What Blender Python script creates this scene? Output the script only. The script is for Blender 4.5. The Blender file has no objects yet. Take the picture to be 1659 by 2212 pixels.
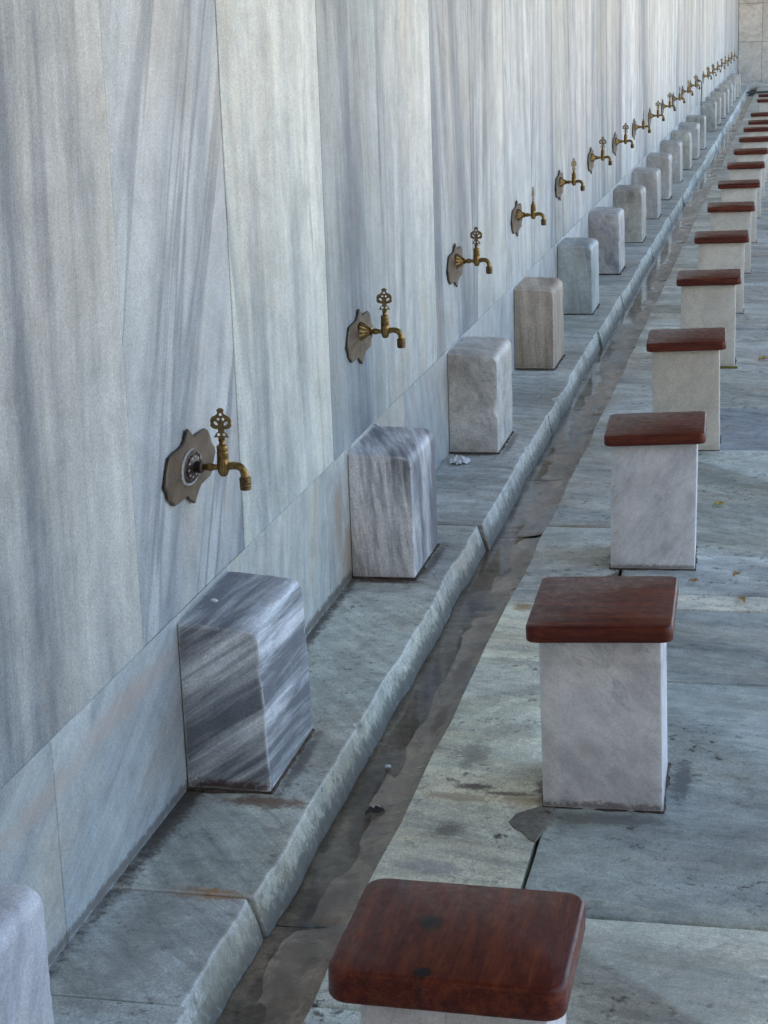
import bpy, bmesh, math, random
from mathutils import Vector, Matrix, noise as mn
from mathutils.geometry import tessellate_polygon
R = math.radians
random.seed(7)
scn = bpy.context.scene
col = scn.collection

# ------------------------------------------------------------------ camera
PITCH, YAW, ROLL = 0.25917959, 0.21971217, -0.03375064
cp, sp = math.cos(PITCH), math.sin(PITCH); cy, sy = math.cos(YAW), math.sin(YAW)
fwd = Vector((-sy*cp, cy*cp, -sp)); rt = Vector((cy, sy, 0)); up = rt.cross(fwd)
r2 = rt*math.cos(ROLL) + up*math.sin(ROLL); u2 = -rt*math.sin(ROLL) + up*math.cos(ROLL)
cam = bpy.data.cameras.new('camera'); camo = bpy.data.objects.new('camera', cam); col.objects.link(camo)
M = Matrix.Identity(4)
for i in range(3):
    M[i][0] = r2[i]; M[i][1] = u2[i]; M[i][2] = -fwd[i]
M[0][3], M[1][3], M[2][3] = 1.2919, 0.0, 1.65
camo.matrix_world = M
cam.sensor_fit = 'VERTICAL'; cam.sensor_height = 36; cam.sensor_width = 27
cam.lens = 36*4000/2212
cam.clip_start = 0.05; cam.clip_end = 3000
scn.camera = camo

# ------------------------------------------------------------------ world, sun, exposure
SUN_EL, SUN_AZ = R(50), R(-112)          # the sun stands behind the tap wall, off to the left
w = bpy.data.worlds.new('World'); scn.world = w; w.use_nodes = True
wn = w.node_tree.nodes; wl = w.node_tree.links
sky = wn.new('ShaderNodeTexSky'); sky.sky_type = 'NISHITA'; sky.sun_disc = False
sky.sun_elevation = SUN_EL; sky.sun_rotation = SUN_AZ
sky.air_density = 1.0; sky.dust_density = 2.0; sky.ozone_density = .6
bg = wn['Background']; bg.inputs['Strength'].default_value = 0.13
wl.new(sky.outputs[0], bg.inputs['Color'])
sd = bpy.data.lights.new('sun', 'SUN'); sd.energy = 3.2; sd.angle = R(0.5); sd.color = (1, .94, .85)
so = bpy.data.objects.new('sun', sd); col.objects.link(so)
sdir = Vector((math.sin(SUN_AZ)*math.cos(SUN_EL), math.cos(SUN_AZ)*math.cos(SUN_EL), math.sin(SUN_EL)))
so.rotation_euler = sdir.to_track_quat('Z', 'Y').to_euler(); so.location = (-3, 0, 9)
scn.view_settings.view_transform = 'Standard'; scn.view_settings.look = 'None'
scn.view_settings.gamma = 1; scn.view_settings.exposure = 2.3
scn.render.engine = 'CYCLES'

# ------------------------------------------------------------------ helpers
def tag(o, label=None, cat=None, group=None, kind=None):
    if label: o['label'] = label
    if cat: o['category'] = cat
    if group: o['group'] = group
    if kind: o['kind'] = kind
    return o

def empty(name, loc, rz=0.0):
    o = bpy.data.objects.new(name, None); o.empty_display_size = .1
    o.location = loc; o.rotation_euler = (0, 0, rz); col.objects.link(o); return o

def mesh_obj(name, verts, faces, mats, parent=None, smooth=30, mco=None, tint=None, midx=None):
    me = bpy.data.meshes.new(name); me.from_pydata([tuple(v) for v in verts], [], faces)
    for m in (mats if isinstance(mats, (list, tuple)) else [mats]): me.materials.append(m)
    if midx: me.polygons.foreach_set('material_index', midx)
    me.update()
    bm = bmesh.new(); bm.from_mesh(me); bmesh.ops.recalc_face_normals(bm, faces=bm.faces); bm.to_mesh(me); bm.free()
    me.polygons.foreach_set('use_smooth', [True]*len(me.polygons))
    if smooth is not None: me.set_sharp_from_angle(angle=R(smooth))
    if mco:
        a = me.attributes.new('mco', 'FLOAT_VECTOR', 'POINT'); a.data.foreach_set('vector', [c for v in mco for c in v])
    if tint:
        a = me.attributes.new('tint', 'FLOAT_COLOR', 'POINT'); a.data.foreach_set('color', [c for v in tint for c in (v[0], v[1], v[2], 1)])
    o = bpy.data.objects.new(name, me); col.objects.link(o)
    if parent: o.parent = parent
    return o

class MB:
    """collects shapes that become one mesh"""
    def __init__(s): s.v=[]; s.f=[]; s.c=[]; s.t=[]; s.m=[]
    def add(s, v, f, mco=None, tint=(1,1,1), mi=0):
        b = len(s.v); s.v += [Vector(p) for p in v]; s.f += [tuple(i+b for i in q) for q in f]
        s.c += [mco(Vector(p)) if mco else tuple(p) for p in v]; s.t += [tint]*len(v); s.m += [mi]*len(f)
    def build(s, name, mats, parent=None, smooth=30):
        return mesh_obj(name, s.v, s.f, mats, parent, smooth, s.c, s.t, s.m)

def veinmap(n, k=.12, seed=None, sc=1.0):
    """coordinates for the marble shader: across the veins at full scale, along them stretched"""
    n = Vector(n).normalized(); a = Vector((0,0,1)) if abs(n.z) < .8 else Vector((0,1,0))
    t1 = (a - n*a.dot(n)).normalized(); t2 = n.cross(t1)
    s = Vector((random.uniform(0,50), random.uniform(0,50), random.uniform(0,50))) if seed is None else Vector(seed)
    return lambda p: (p.dot(n)*sc + s.x, p.dot(t1)*k*sc + s.y, p.dot(t2)*k*sc + s.z)

def fr(p, sc, oc=3):
    v = 0; a = 1.0; q = Vector(p)*sc
    for _ in range(oc): v += a*mn.noise(q); a *= .5; q = q*2.1 + Vector((3.1, 1.7, 5.3))
    return v

def prism(profile, y0, y1, bevel=.005, step=.02, rough=.0015, edge=None, seed=0):
    """profile in XZ (closed) run along Y with softened ends; edge(p, y, i) may move a point"""
    n = len(profile); cx = sum(p[0] for p in profile)/n; cz = sum(p[1] for p in profile)/n
    ys = [(y0, bevel), (y0+bevel*.3, bevel*.3), (y0+bevel, 0)]
    k = max(1, int((y1-y0-2*bevel)/step))
    for i in range(1, k): ys.append((y0+bevel+(y1-y0-2*bevel)*i/k, 0))
    ys += [(y1-bevel, 0), (y1-bevel*.3, bevel*.3), (y1, bevel)]
    v = []; f = []
    for (y, ins) in ys:
        for i, (x, z) in enumerate(profile):
            d = Vector((x-cx, z-cz)); L = d.length or 1
            sx = x - math.copysign(min(ins, abs(d.x)), d.x); sz = z - math.copysign(min(ins, abs(d.y)), d.y)
            q = Vector((sx, y, sz)); o = Vector((seed*3.3, seed, 0))
            if rough:
                r_ = fr(q+o, 14)*rough + fr(q+o, 60, 2)*rough*.45
                q.x += r_*d.x/L; q.z += r_*d.y/L
            if edge: q = edge(q, i)
            v.append(q)
    m = len(ys)
    for j in range(m-1):
        for i in range(n):
            a = j*n+i; b = j*n+(i+1) % n; f.append((a, b, b+n, a+n))
    f.append(tuple(range(n-1, -1, -1))); f.append(tuple((m-1)*n+i for i in range(n)))
    return v, f

def rounded(x0, x1, z0, z1, r, step=.012, corners=(1,1,1,1)):
    """rounded rectangle, corners in order bottom-left, bottom-right, top-right, top-left; radius r*corner"""
    pts = []
    cs = [(x0, z0, 180, 1, 1), (x1, z0, 270, -1, 1), (x1, z1, 0, -1, -1), (x0, z1, 90, 1, -1)]
    for k, (x, z, a, sx_, sz_) in enumerate(cs):
        rr = r*corners[k]; px, pz = x+sx_*rr, z+sz_*rr
        ns = 6 if rr > .012 else 2
        for i in range(ns+1):
            t = R(a + 90*i/ns); pts.append((px+rr*math.cos(t), pz+rr*math.sin(t)))
    out = []
    for i in range(len(pts)):
        a = Vector(pts[i]); b = Vector(pts[(i+1) % len(pts)]); L = (b-a).length
        if L < 1e-6: continue
        m = max(1, int(L/step))
        for j in range(m): out.append(tuple(a.lerp(b, j/m)))
    return out

def slab(poly, ztop, th=.03, bevel=.005, step=.02, jit=.0015, seed=0.0, tilt=(0,0)):
    """paving slab: polygon in XY with rough arrises"""
    pts = []
    for i in range(len(poly)):
        a = Vector(poly[i]); b = Vector(poly[(i+1) % len(poly)]); m = max(1, int((b-a).length/step))
        for j in range(m): pts.append(a.lerp(b, j/m))
    c = sum(pts, Vector((0,0)))/len(pts); rings = []
    ch = []
    for p in pts:
        q = Vector((p.x, p.y, seed)); d = (p-c).normalized()
        s_ = fr(q, 9)*jit + fr(q, 45, 2)*jit*.6
        chip = max(0, fr(q + Vector((9, 2, 0)), 11, 2) - .55)*.035
        ch.append((p + d*s_, d, chip))
    v = []; f = []; n = len(pts)
    def z_(p): return ztop + (p.x-c.x)*tilt[0] + (p.y-c.y)*tilt[1]
    for ins, dz in ((0, -th), (0, -bevel*1.2), (bevel*.35, -bevel*.35), (bevel, 0)):
        for (p, d, chip) in ch:
            q = p - d*(ins + chip*(1 if ins else .0)); v.append(Vector((q.x, q.y, z_(q)+dz)))
    for r_ in range(3):
        for i in range(n):
            a = r_*n+i; b = r_*n+(i+1) % n; f.append((a, b, b+n, a+n))
    f.append(tuple(3*n+i for i in range(n)))
    return v, f

def lathe(prof, seg=28, axis='Z', lobes=0, lob=0.0, lobrange=None):
    """prof: (radius, height) pairs; lobes gives fluting"""
    v = []; f = []; n = len(prof)
    for (r_, h) in prof:
        for s in range(seg):
            t = 2*math.pi*s/seg; rr = r_
            if lobes and (lobrange is None or lobrange[0] <= h <= lobrange[1]): rr = r_*(1+lob*math.cos(lobes*t))
            p = (rr*math.cos(t), rr*math.sin(t), h)
            if axis == 'X': p = (h, rr*math.cos(t), rr*math.sin(t))
            v.append(p)
    for j in range(n-1):
        for s in range(seg):
            a = j*seg+s; b = j*seg+(s+1) % seg; f.append((a, b, b+seg, a+seg))
    f.append(tuple(range(seg-1, -1, -1))); f.append(tuple((n-1)*seg+s for s in range(seg)))
    return v, f

def tube(path, seg=20, lobes=0, lob=0.0):
    """path: (point, radius) in the XZ plane"""
    v = []; f = []; n = len(path)
    for i, (p, r_) in enumerate(path):
        a = Vector(path[max(0, i-1)][0]); b = Vector(path[min(n-1, i+1)][0]); t = (b-a).normalized()
        s1 = Vector((0,1,0)); s2 = t.cross(s1)
        for s in range(seg):
            th = 2*math.pi*s/seg; rr = r_*(1+lob*math.cos(lobes*th)) if lobes else r_
            v.append(Vector(p)+s1*rr*math.cos(th)+s2*rr*math.sin(th))
    for j in range(n-1):
        for s in range(seg):
            a = j*seg+s; b = j*seg+(s+1) % seg; f.append((a, b, b+seg, a+seg))
    f.append(tuple(range(seg-1, -1, -1))); f.append(tuple((n-1)*seg+s for s in range(seg)))
    return v, f

# ------------------------------------------------------------------ materials
def newmat(name):
    m = bpy.data.materials.new(name); m.use_nodes = True; nt = m.node_tree
    return m, nt, nt.nodes['Principled BSDF']
def N(nt, typ, **kw):
    n = nt.nodes.new(typ)
    for k, v in kw.items(): setattr(n, k, v)
    return n
def math_(nt, op, a, b=None, c=None, clamp=False):
    n = N(nt, 'ShaderNodeMath', operation=op, use_clamp=clamp)
    for i, x in enumerate((a, b, c)):
        if x is None: continue
        if isinstance(x, (int, float)): n.inputs[i].default_value = x
        else: nt.links.new(x, n.inputs[i])
    return n.outputs[0]
def mix(nt, fac, a, b, mode='MIX'):
    n = N(nt, 'ShaderNodeMix', data_type='RGBA', blend_type=mode)
    for i, x in ((0, fac), (6, a), (7, b)):
        if isinstance(x, (int, float)): n.inputs[i].default_value = x
        elif isinstance(x, tuple): n.inputs[i].default_value = (*x, 1)
        else: nt.links.new(x, n.inputs[i])
    return n.outputs[2]
def noise(nt, vec, scale, detail=4, rough=.55, dist=0.0):
    n = N(nt, 'ShaderNodeTexNoise'); n.inputs['Scale'].default_value = scale; n.inputs['Detail'].default_value = detail
    n.inputs['Roughness'].default_value = rough; n.inputs['Distortion'].default_value = dist
    nt.links.new(vec, n.inputs['Vector']); return n.outputs['Fac']
def ramp(nt, fac, stops):
    n = N(nt, 'ShaderNodeValToRGB'); e = n.color_ramp.elements
    while len(e) < len(stops): e.new(.5)
    for i, (p, c) in enumerate(stops):
        e[i].position = p; e[i].color = (*c, 1) if isinstance(c, tuple) else (c, c, c, 1)
    nt.links.new(fac, n.inputs[0]); return n.outputs[0]
def step_(nt, x, lo, hi):
    n = N(nt, 'ShaderNodeMapRange', interpolation_type='SMOOTHSTEP')
    n.inputs['From Min'].default_value = lo; n.inputs['From Max'].default_value = hi
    nt.links.new(x, n.inputs['Value']); return n.outputs[0]
def stains(nt, color, lst):
    """irregular marks: (centre, radii, colour, strength, noise scale)"""
    pos = N(nt, 'ShaderNodeNewGeometry').outputs['Position']
    for (c, r_, cl, st, ns) in lst:
        s = N(nt, 'ShaderNodeVectorMath', operation='SUBTRACT'); nt.links.new(pos, s.inputs[0]); s.inputs[1].default_value = c
        d = N(nt, 'ShaderNodeVectorMath', operation='DIVIDE'); nt.links.new(s.outputs[0], d.inputs[0]); d.inputs[1].default_value = r_
        L = N(nt, 'ShaderNodeVectorMath', operation='LENGTH'); nt.links.new(d.outputs[0], L.inputs[0])
        nz = noise(nt, pos, ns*1.6, 8, .74, .6)
        x = math_(nt, 'ADD', L.outputs['Value'], math_(nt, 'MULTIPLY', math_(nt, 'SUBTRACT', nz, .5), 2.8))
        fac = math_(nt, 'MULTIPLY', step_(nt, x, 1.2, .4), min(1, st*1.15))
        color = mix(nt, fac, color, cl)
    return color

def marble(name, light=(.56,.57,.57), mid=(.42,.43,.45), dark=(.22,.23,.26), warm=(.42,.35,.27), warm_amt=.25,
           vein=.5, lo=.36, hi=.66, rough=.5, grain=.16, bump=.12, speck=.0, stainlist=(), wet=False, scale=1.0, pits=0.0, streak=.07, wear_highlight=0.0, mottle=.15, mott_sc=11):
    m, nt, bs = newmat(name); Lk = nt.links
    at = N(nt, 'ShaderNodeAttribute', attribute_name='mco').outputs['Vector']
    tn = N(nt, 'ShaderNodeAttribute', attribute_name='tint').outputs['Color']
    pos = N(nt, 'ShaderNodeNewGeometry').outputs['Position']
    n1 = noise(nt, at, 3.2*scale, 6, .55, .5); n2 = noise(nt, at, 15*scale, 8, .68, .3)
    n = math_(nt, 'ADD', math_(nt, 'MULTIPLY', n1, .58), math_(nt, 'MULTIPLY', n2, .42))
    c = ramp(nt, n, [(lo, light), ((lo+hi)/2, mid), (hi, dark)])
    # fine hard veins
    n3 = noise(nt, at, 6*scale, 5, .5, .8)
    a3 = math_(nt, 'ABSOLUTE', math_(nt, 'SUBTRACT', n3, .5))
    vn = math_(nt, 'MULTIPLY', step_(nt, a3, .022, .0), vein)
    n3b = noise(nt, at, 2.1, 3, .5); vn = math_(nt, 'MULTIPLY', vn, step_(nt, n3b, .42, .62))
    c = mix(nt, vn, c, dark)
    # warm clouds
    nw = noise(nt, at, 5.5*scale, 6, .62, .3); nwp = noise(nt, pos, 1.7, 3, .6)
    nw = math_(nt, 'ADD', math_(nt, 'MULTIPLY', nw, .6), math_(nt, 'MULTIPLY', nwp, .4))
    c = mix(nt, math_(nt, 'MULTIPLY', step_(nt, nw, .47, .62), warm_amt), c, warm)
    nf = noise(nt, at, 48*scale, 5, .75); c = mix(nt, 1.0, c, ramp(nt, nf, [(.3, 1+streak), (.7, 1-streak)]), 'MULTIPLY')
    c = mix(nt, 1.0, c, tn, 'MULTIPLY')
    # crystalline grain
    g = noise(nt, pos, 420, 2, .7); g2 = noise(nt, pos, 150, 4, .75)
    gg = math_(nt, 'ADD', math_(nt, 'MULTIPLY', g, .6), math_(nt, 'MULTIPLY', g2, .4))
    gr = ramp(nt, gg, [(.32, 1-grain*2.2), (.68, 1+grain*2.2)])
    c = mix(nt, 1.0, c, gr, 'MULTIPLY')
    mo = noise(nt, pos, mott_sc, 10, .78, .3)
    c = mix(nt, 1.0, c, ramp(nt, mo, [(.34, 1-mottle*1.2), (.5, 1.0), (.66, 1+mottle)]), 'MULTIPLY')
    if speck:
        ns = noise(nt, pos, 34, 6, .72); nm = noise(nt, pos, 3.1, 2, .5)
        s_ = math_(nt, 'MULTIPLY', math_(nt, 'MULTIPLY', step_(nt, ns, .55, .66), step_(nt, nm, .38, .62)), speck)
        c = mix(nt, s_, c, (.09, .075, .06))
    if stainlist: c = stains(nt, c, stainlist)
    if wear_highlight:  # worn arrises, with their pale highlight painted into the colour
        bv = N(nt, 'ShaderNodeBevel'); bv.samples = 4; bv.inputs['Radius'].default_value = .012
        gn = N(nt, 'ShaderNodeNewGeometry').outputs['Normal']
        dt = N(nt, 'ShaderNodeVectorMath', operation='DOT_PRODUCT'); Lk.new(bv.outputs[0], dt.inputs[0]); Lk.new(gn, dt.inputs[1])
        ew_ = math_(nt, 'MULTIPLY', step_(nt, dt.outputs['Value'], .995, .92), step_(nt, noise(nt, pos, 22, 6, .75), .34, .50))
        c = mix(nt, math_(nt, 'MULTIPLY', ew_, wear_highlight), c, (.88,.89,.88))
    Lk.new(c, bs.inputs['Base Color'])
    rg = ramp(nt, n2, [(.3, rough-.08), (.7, rough+.1)])
    if wet:
        nwet = noise(nt, pos, 5, 4, .55, .3); wf = step_(nt, nwet, .40, .58)
        rg = mix(nt, wf, (rough,)*3, (.2,)*3)
        dk = mix(nt, 1.0, c, (.72,.67,.62), 'MULTIPLY'); Lk.new(mix(nt, wf, c, dk), bs.inputs['Base Color'])
    Lk.new(rg, bs.inputs['Roughness'])
    h = math_(nt, 'ADD', math_(nt, 'MULTIPLY', gg, .35), math_(nt, 'MULTIPLY', n2, .65))
    if pits: h = math_(nt, 'ADD', h, math_(nt, 'MULTIPLY', step_(nt, noise(nt, pos, 60, 4, .7), .62, .55), pits))
    b = N(nt, 'ShaderNodeBump'); b.inputs['Strength'].default_value = bump; b.inputs['Distance'].default_value = .01
    Lk.new(h, b.inputs['Height']); Lk.new(b.outputs[0], bs.inputs['Normal'])
    return m

PINK = (.50, .36, .28); RUST = (.22, .10, .04); OCH = (.42, .30, .15); SOOT = (.10, .085, .07); BRN = (.17, .12, .08)
M_wall = marble('wall_marble', light=(.64,.665,.63), mid=(.48,.51,.50), dark=(.20,.235,.265), warm=(.48,.415,.32), warm_amt=.42, vein=.85, lo=.38, hi=.61, streak=.07, grain=.21, scale=.58, mottle=.20, mott_sc=4.5, rough=.5, bump=.22)
M_dado = marble('lower_course_marble', light=(.58,.60,.58), mid=(.44,.47,.47), dark=(.24,.27,.31), warm=(.46,.36,.25), warm_amt=.35, vein=.6, rough=.5,
    stainlist=[((0,3.36,.335),(.2,.36,.034),PINK,.36,34), ((0,5.3,.06),(.2,.14,.13),(.36,.25,.15),.6,14), ((0,2.90,.31),(.2,.3,.03),PINK,.3,26),
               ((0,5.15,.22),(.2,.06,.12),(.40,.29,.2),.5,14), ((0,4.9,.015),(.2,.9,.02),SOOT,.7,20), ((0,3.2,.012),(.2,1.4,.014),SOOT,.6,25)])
M_block = marble('block_marble', mottle=.2, mott_sc=16, light=(.74,.74,.71), mid=(.58,.58,.565), dark=(.27,.275,.29), warm=(.33,.26,.19), warm_amt=.3, vein=.25, scale=1.2, rough=.5, bump=.2, grain=.2, wear_highlight=.8)
M_bstripe = marble('striped_marble', light=(.80,.83,.84), mid=(.46,.485,.51), dark=(.18,.195,.22), warm=(.3,.24,.19), warm_amt=.12, vein=.7, lo=.43, hi=.55, scale=2.1, mottle=.12, rough=.45, bump=.15, grain=.2, wear_highlight=.9,
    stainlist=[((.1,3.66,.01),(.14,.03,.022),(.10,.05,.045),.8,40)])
M_bbrown = marble('brown_streaked_marble', light=(.68,.66,.62), mid=(.46,.40,.33), dark=(.15,.105,.075), warm=(.36,.27,.18), warm_amt=.6, vein=.6, lo=.40, hi=.62, rough=.55, bump=.34, grain=.28, wear_highlight=.9)
M_bwhite = marble('white_marble', light=(.72,.73,.75), mid=(.60,.62,.66), dark=(.38,.40,.47), warm=(.5,.46,.4), warm_amt=.1, vein=.3, rough=.45, bump=.08)
M_ledge = marble('ledge_marble', light=(.70,.715,.66), mid=(.49,.51,.475), dark=(.21,.225,.215), warm=(.33,.28,.20), warm_amt=.45, vein=.45, rough=.48, bump=.3, speck=.8, pits=.5, grain=.24, wear_highlight=.55, mottle=.28, mott_sc=14, scale=1.2, lo=.40, hi=.68,
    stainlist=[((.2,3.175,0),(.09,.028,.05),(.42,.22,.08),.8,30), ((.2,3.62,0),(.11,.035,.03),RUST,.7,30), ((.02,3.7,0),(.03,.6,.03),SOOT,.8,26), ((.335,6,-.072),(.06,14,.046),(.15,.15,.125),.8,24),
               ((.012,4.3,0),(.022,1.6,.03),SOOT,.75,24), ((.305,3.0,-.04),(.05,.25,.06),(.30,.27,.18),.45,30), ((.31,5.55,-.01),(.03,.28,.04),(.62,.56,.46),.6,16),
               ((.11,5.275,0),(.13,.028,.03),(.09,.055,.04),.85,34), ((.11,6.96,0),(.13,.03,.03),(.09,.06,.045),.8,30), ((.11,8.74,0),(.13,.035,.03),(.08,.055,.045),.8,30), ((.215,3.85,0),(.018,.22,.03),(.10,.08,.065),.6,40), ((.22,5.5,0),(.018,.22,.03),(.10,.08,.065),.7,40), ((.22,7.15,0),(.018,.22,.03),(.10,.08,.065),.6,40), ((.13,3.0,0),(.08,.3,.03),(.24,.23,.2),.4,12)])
M_pave = marble('paving_marble', light=(.66,.675,.61), mid=(.46,.48,.45), dark=(.20,.225,.22), warm=(.58,.52,.40), warm_amt=.45, vein=.6, lo=.40, hi=.67, rough=.46, bump=.22, speck=1.0, pits=.5, grain=.24, mottle=.26, mott_sc=14, scale=1.2,
    stainlist=[((.585,4.05,-.04),(.04,.09,.03),(.20,.18,.15),.55,26), ((.62,3.86,-.04),(.05,.02,.03),(.13,.10,.08),.8,50), ((.60,3.80,-.04),(.09,.025,.03),OCH,.5,20),
               ((.79,3.90,-.04),(.035,.16,.03),BRN,.85,16), ((.70,3.83,-.04),(.07,.012,.03),(.16,.12,.09),.75,50), ((.76,3.80,-.04),(.06,.05,.03),OCH,.5,20),
               ((.60,3.62,-.04),(.035,.04,.03),(.14,.12,.09),.6,60), ((.60,3.44,-.04),(.08,.04,.03),(.22,.23,.24),.45,18), ((.545,5.19,-.04),(.03,.045,.03),(.40,.22,.07),.7,24),
               ((.66,4.2,-.04),(.09,.07,.03),(.22,.17,.12),.35,70), ((.93,3.72,-.04),(.16,.035,.03),(.16,.17,.15),.6,22), ((1.08,3.95,-.04),(.03,.14,.03),(.10,.11,.11),.7,36),
               ((.79,5.5,-.04),(.03,.12,.03),(.12,.08,.06),.8,20), ((1.16,3.0,-.04),(.2,.2,.03),(.22,.21,.17),.4,26), ((.62,6.1,-.04),(.16,.02,.02),(.35,.2,.08),.4,20)])
M_chan = marble('channel_marble', light=(.66,.56,.44), mid=(.42,.355,.28), dark=(.16,.13,.105), warm=(.24,.19,.13), warm_amt=.5, vein=.3, rough=.42, bump=.2, speck=.5, wet=True, mottle=.45, mott_sc=12,
    stainlist=[((.44,4.72,-.08),(.022,.16,.04),(.20,.115,.05),.95,12), ((.42,5.68,-.08),(.02,.07,.04),(.17,.10,.05),.85,14), ((.45,4.35,-.08),(.02,.10,.04),(.19,.11,.05),.8,14),
               ((.40,3.1,-.09),(.06,.5,.04),(.20,.155,.10),.6,9), ((.43,7.6,-.08),(.05,.35,.04),(.36,.36,.36),.7,9), ((.41,5.3,-.08),(.05,.05,.04),(.10,.085,.075),.7,16),
               ((.42,9.5,-.08),(.05,.5,.04),(.34,.33,.31),.6,8)])
M_seatcol = marble('pedestal_marble_grey', mottle=.14, mott_sc=9, wear_highlight=.7, light=(.88,.865,.86), mid=(.77,.755,.755), dark=(.48,.475,.49), warm=(.50,.45,.42), warm_amt=.25, vein=.5, lo=.36, hi=.66, rough=.5, bump=.08, grain=.09, scale=1.3,
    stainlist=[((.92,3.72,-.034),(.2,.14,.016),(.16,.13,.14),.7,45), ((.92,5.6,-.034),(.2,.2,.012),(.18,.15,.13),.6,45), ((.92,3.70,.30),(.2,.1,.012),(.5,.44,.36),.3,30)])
M_seatcol2 = marble('pedestal_marble_cream', mottle=.1, wear_highlight=.4, light=(.80,.74,.62), mid=(.72,.66,.55), dark=(.60,.55,.46), warm=(.62,.53,.40), warm_amt=.35, vein=.05, lo=.34, hi=.7, rough=.5, bump=.05, grain=.15, scale=.7)
M_back = marble('end_wall_marble', light=(.84,.79,.69), mid=(.74,.69,.61), dark=(.56,.53,.48), warm=(.36,.29,.21), warm_amt=.5, vein=.25, rough=.6, bump=.05, grain=.25, scale=.5)

def simple(name, c, rough=.6, metal=0, n=None, c2=None, bump=0, ns=30, coat=0):
    m, nt, bs = newmat(name)
    pos = N(nt, 'ShaderNodeTexCoord').outputs['Object']
    f = noise(nt, pos, ns, 5, .65); f2 = ramp(nt, f, [(.35, 0.0), (.65, 1.0)])
    nt.links.new(mix(nt, f2, c, c2 or tuple(x*.6 for x in c)), bs.inputs['Base Color'])
    bs.inputs['Roughness'].default_value = rough; bs.inputs['Metallic'].default_value = metal
    bs.inputs['Coat Weight'].default_value = coat
    if bump:
        b = N(nt, 'ShaderNodeBump'); b.inputs['Strength'].default_value = bump; b.inputs['Distance'].default_value = .004
        nt.links.new(f, b.inputs['Height']); nt.links.new(b.outputs[0], bs.inputs['Normal'])
    return m
M_mortar = simple('mortar_dirt', (.12,.085,.06), .9, c2=(.035,.026,.02), bump=.6, ns=60)
M_cement = simple('cement_patch', (.29,.27,.235), .85, c2=(.17,.155,.13), bump=.5, ns=70)
M_dirt = simple('joint_dirt', (.06,.052,.045), .9, c2=(.03,.026,.022), bump=.3, ns=40)
M_brass = simple('aged_brass', (.44,.30,.125), .40, metal=1, c2=(.20,.125,.045), bump=.25, ns=90)
M_key = simple('worn_key_brass', (.34,.24,.10), .6, metal=.55, c2=(.17,.115,.05), bump=.2, ns=90)
M_brassd = simple('darkened_brass', (.24,.17,.08), .45, metal=.9, c2=(.09,.065,.035), bump=.25, ns=90)
M_plate = simple('dull_bronze_plate', (.125,.088,.052), .55, metal=.2, c2=(.075,.056,.036), bump=.15, ns=60)
M_orn = simple('tarnished_ornament', (.11,.075,.06), .4, metal=.7, c2=(.05,.035,.03), bump=.5, ns=300)
M_seal = simple('white_sealant', (.62,.62,.60), .7, c2=(.45,.45,.43), ns=80)
M_added_roof = simple('added_roof_boards', (.16,.11,.07), .7, c2=(.11,.07,.045), ns=8)
M_earth = simple('courtyard_stone', (.62,.50,.36), .9, c2=(.54,.43,.31), ns=.7)
M_tissue = simple('tissue_paper', (.85,.86,.86), .9, c2=(.72,.74,.75), ns=50)
M_leaf = simple('dry_leaf', (.48,.30,.09), .7, c2=(.33,.19,.06), ns=90)
M_leafy = simple('yellow_leaf', (.52,.44,.06), .6, c2=(.4,.3,.05), ns=90)
M_hose = simple('green_hose', (.015,.10,.09), .35, c2=(.01,.06,.055), ns=40)
M_board = simple('wet_dark_board', (.03,.022,.018), .5, c2=(.015,.012,.01), ns=20)
M_moss = simple('moss', (.20,.18,.03), .9, c2=(.10,.11,.02), bump=.8, ns=120)

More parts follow.
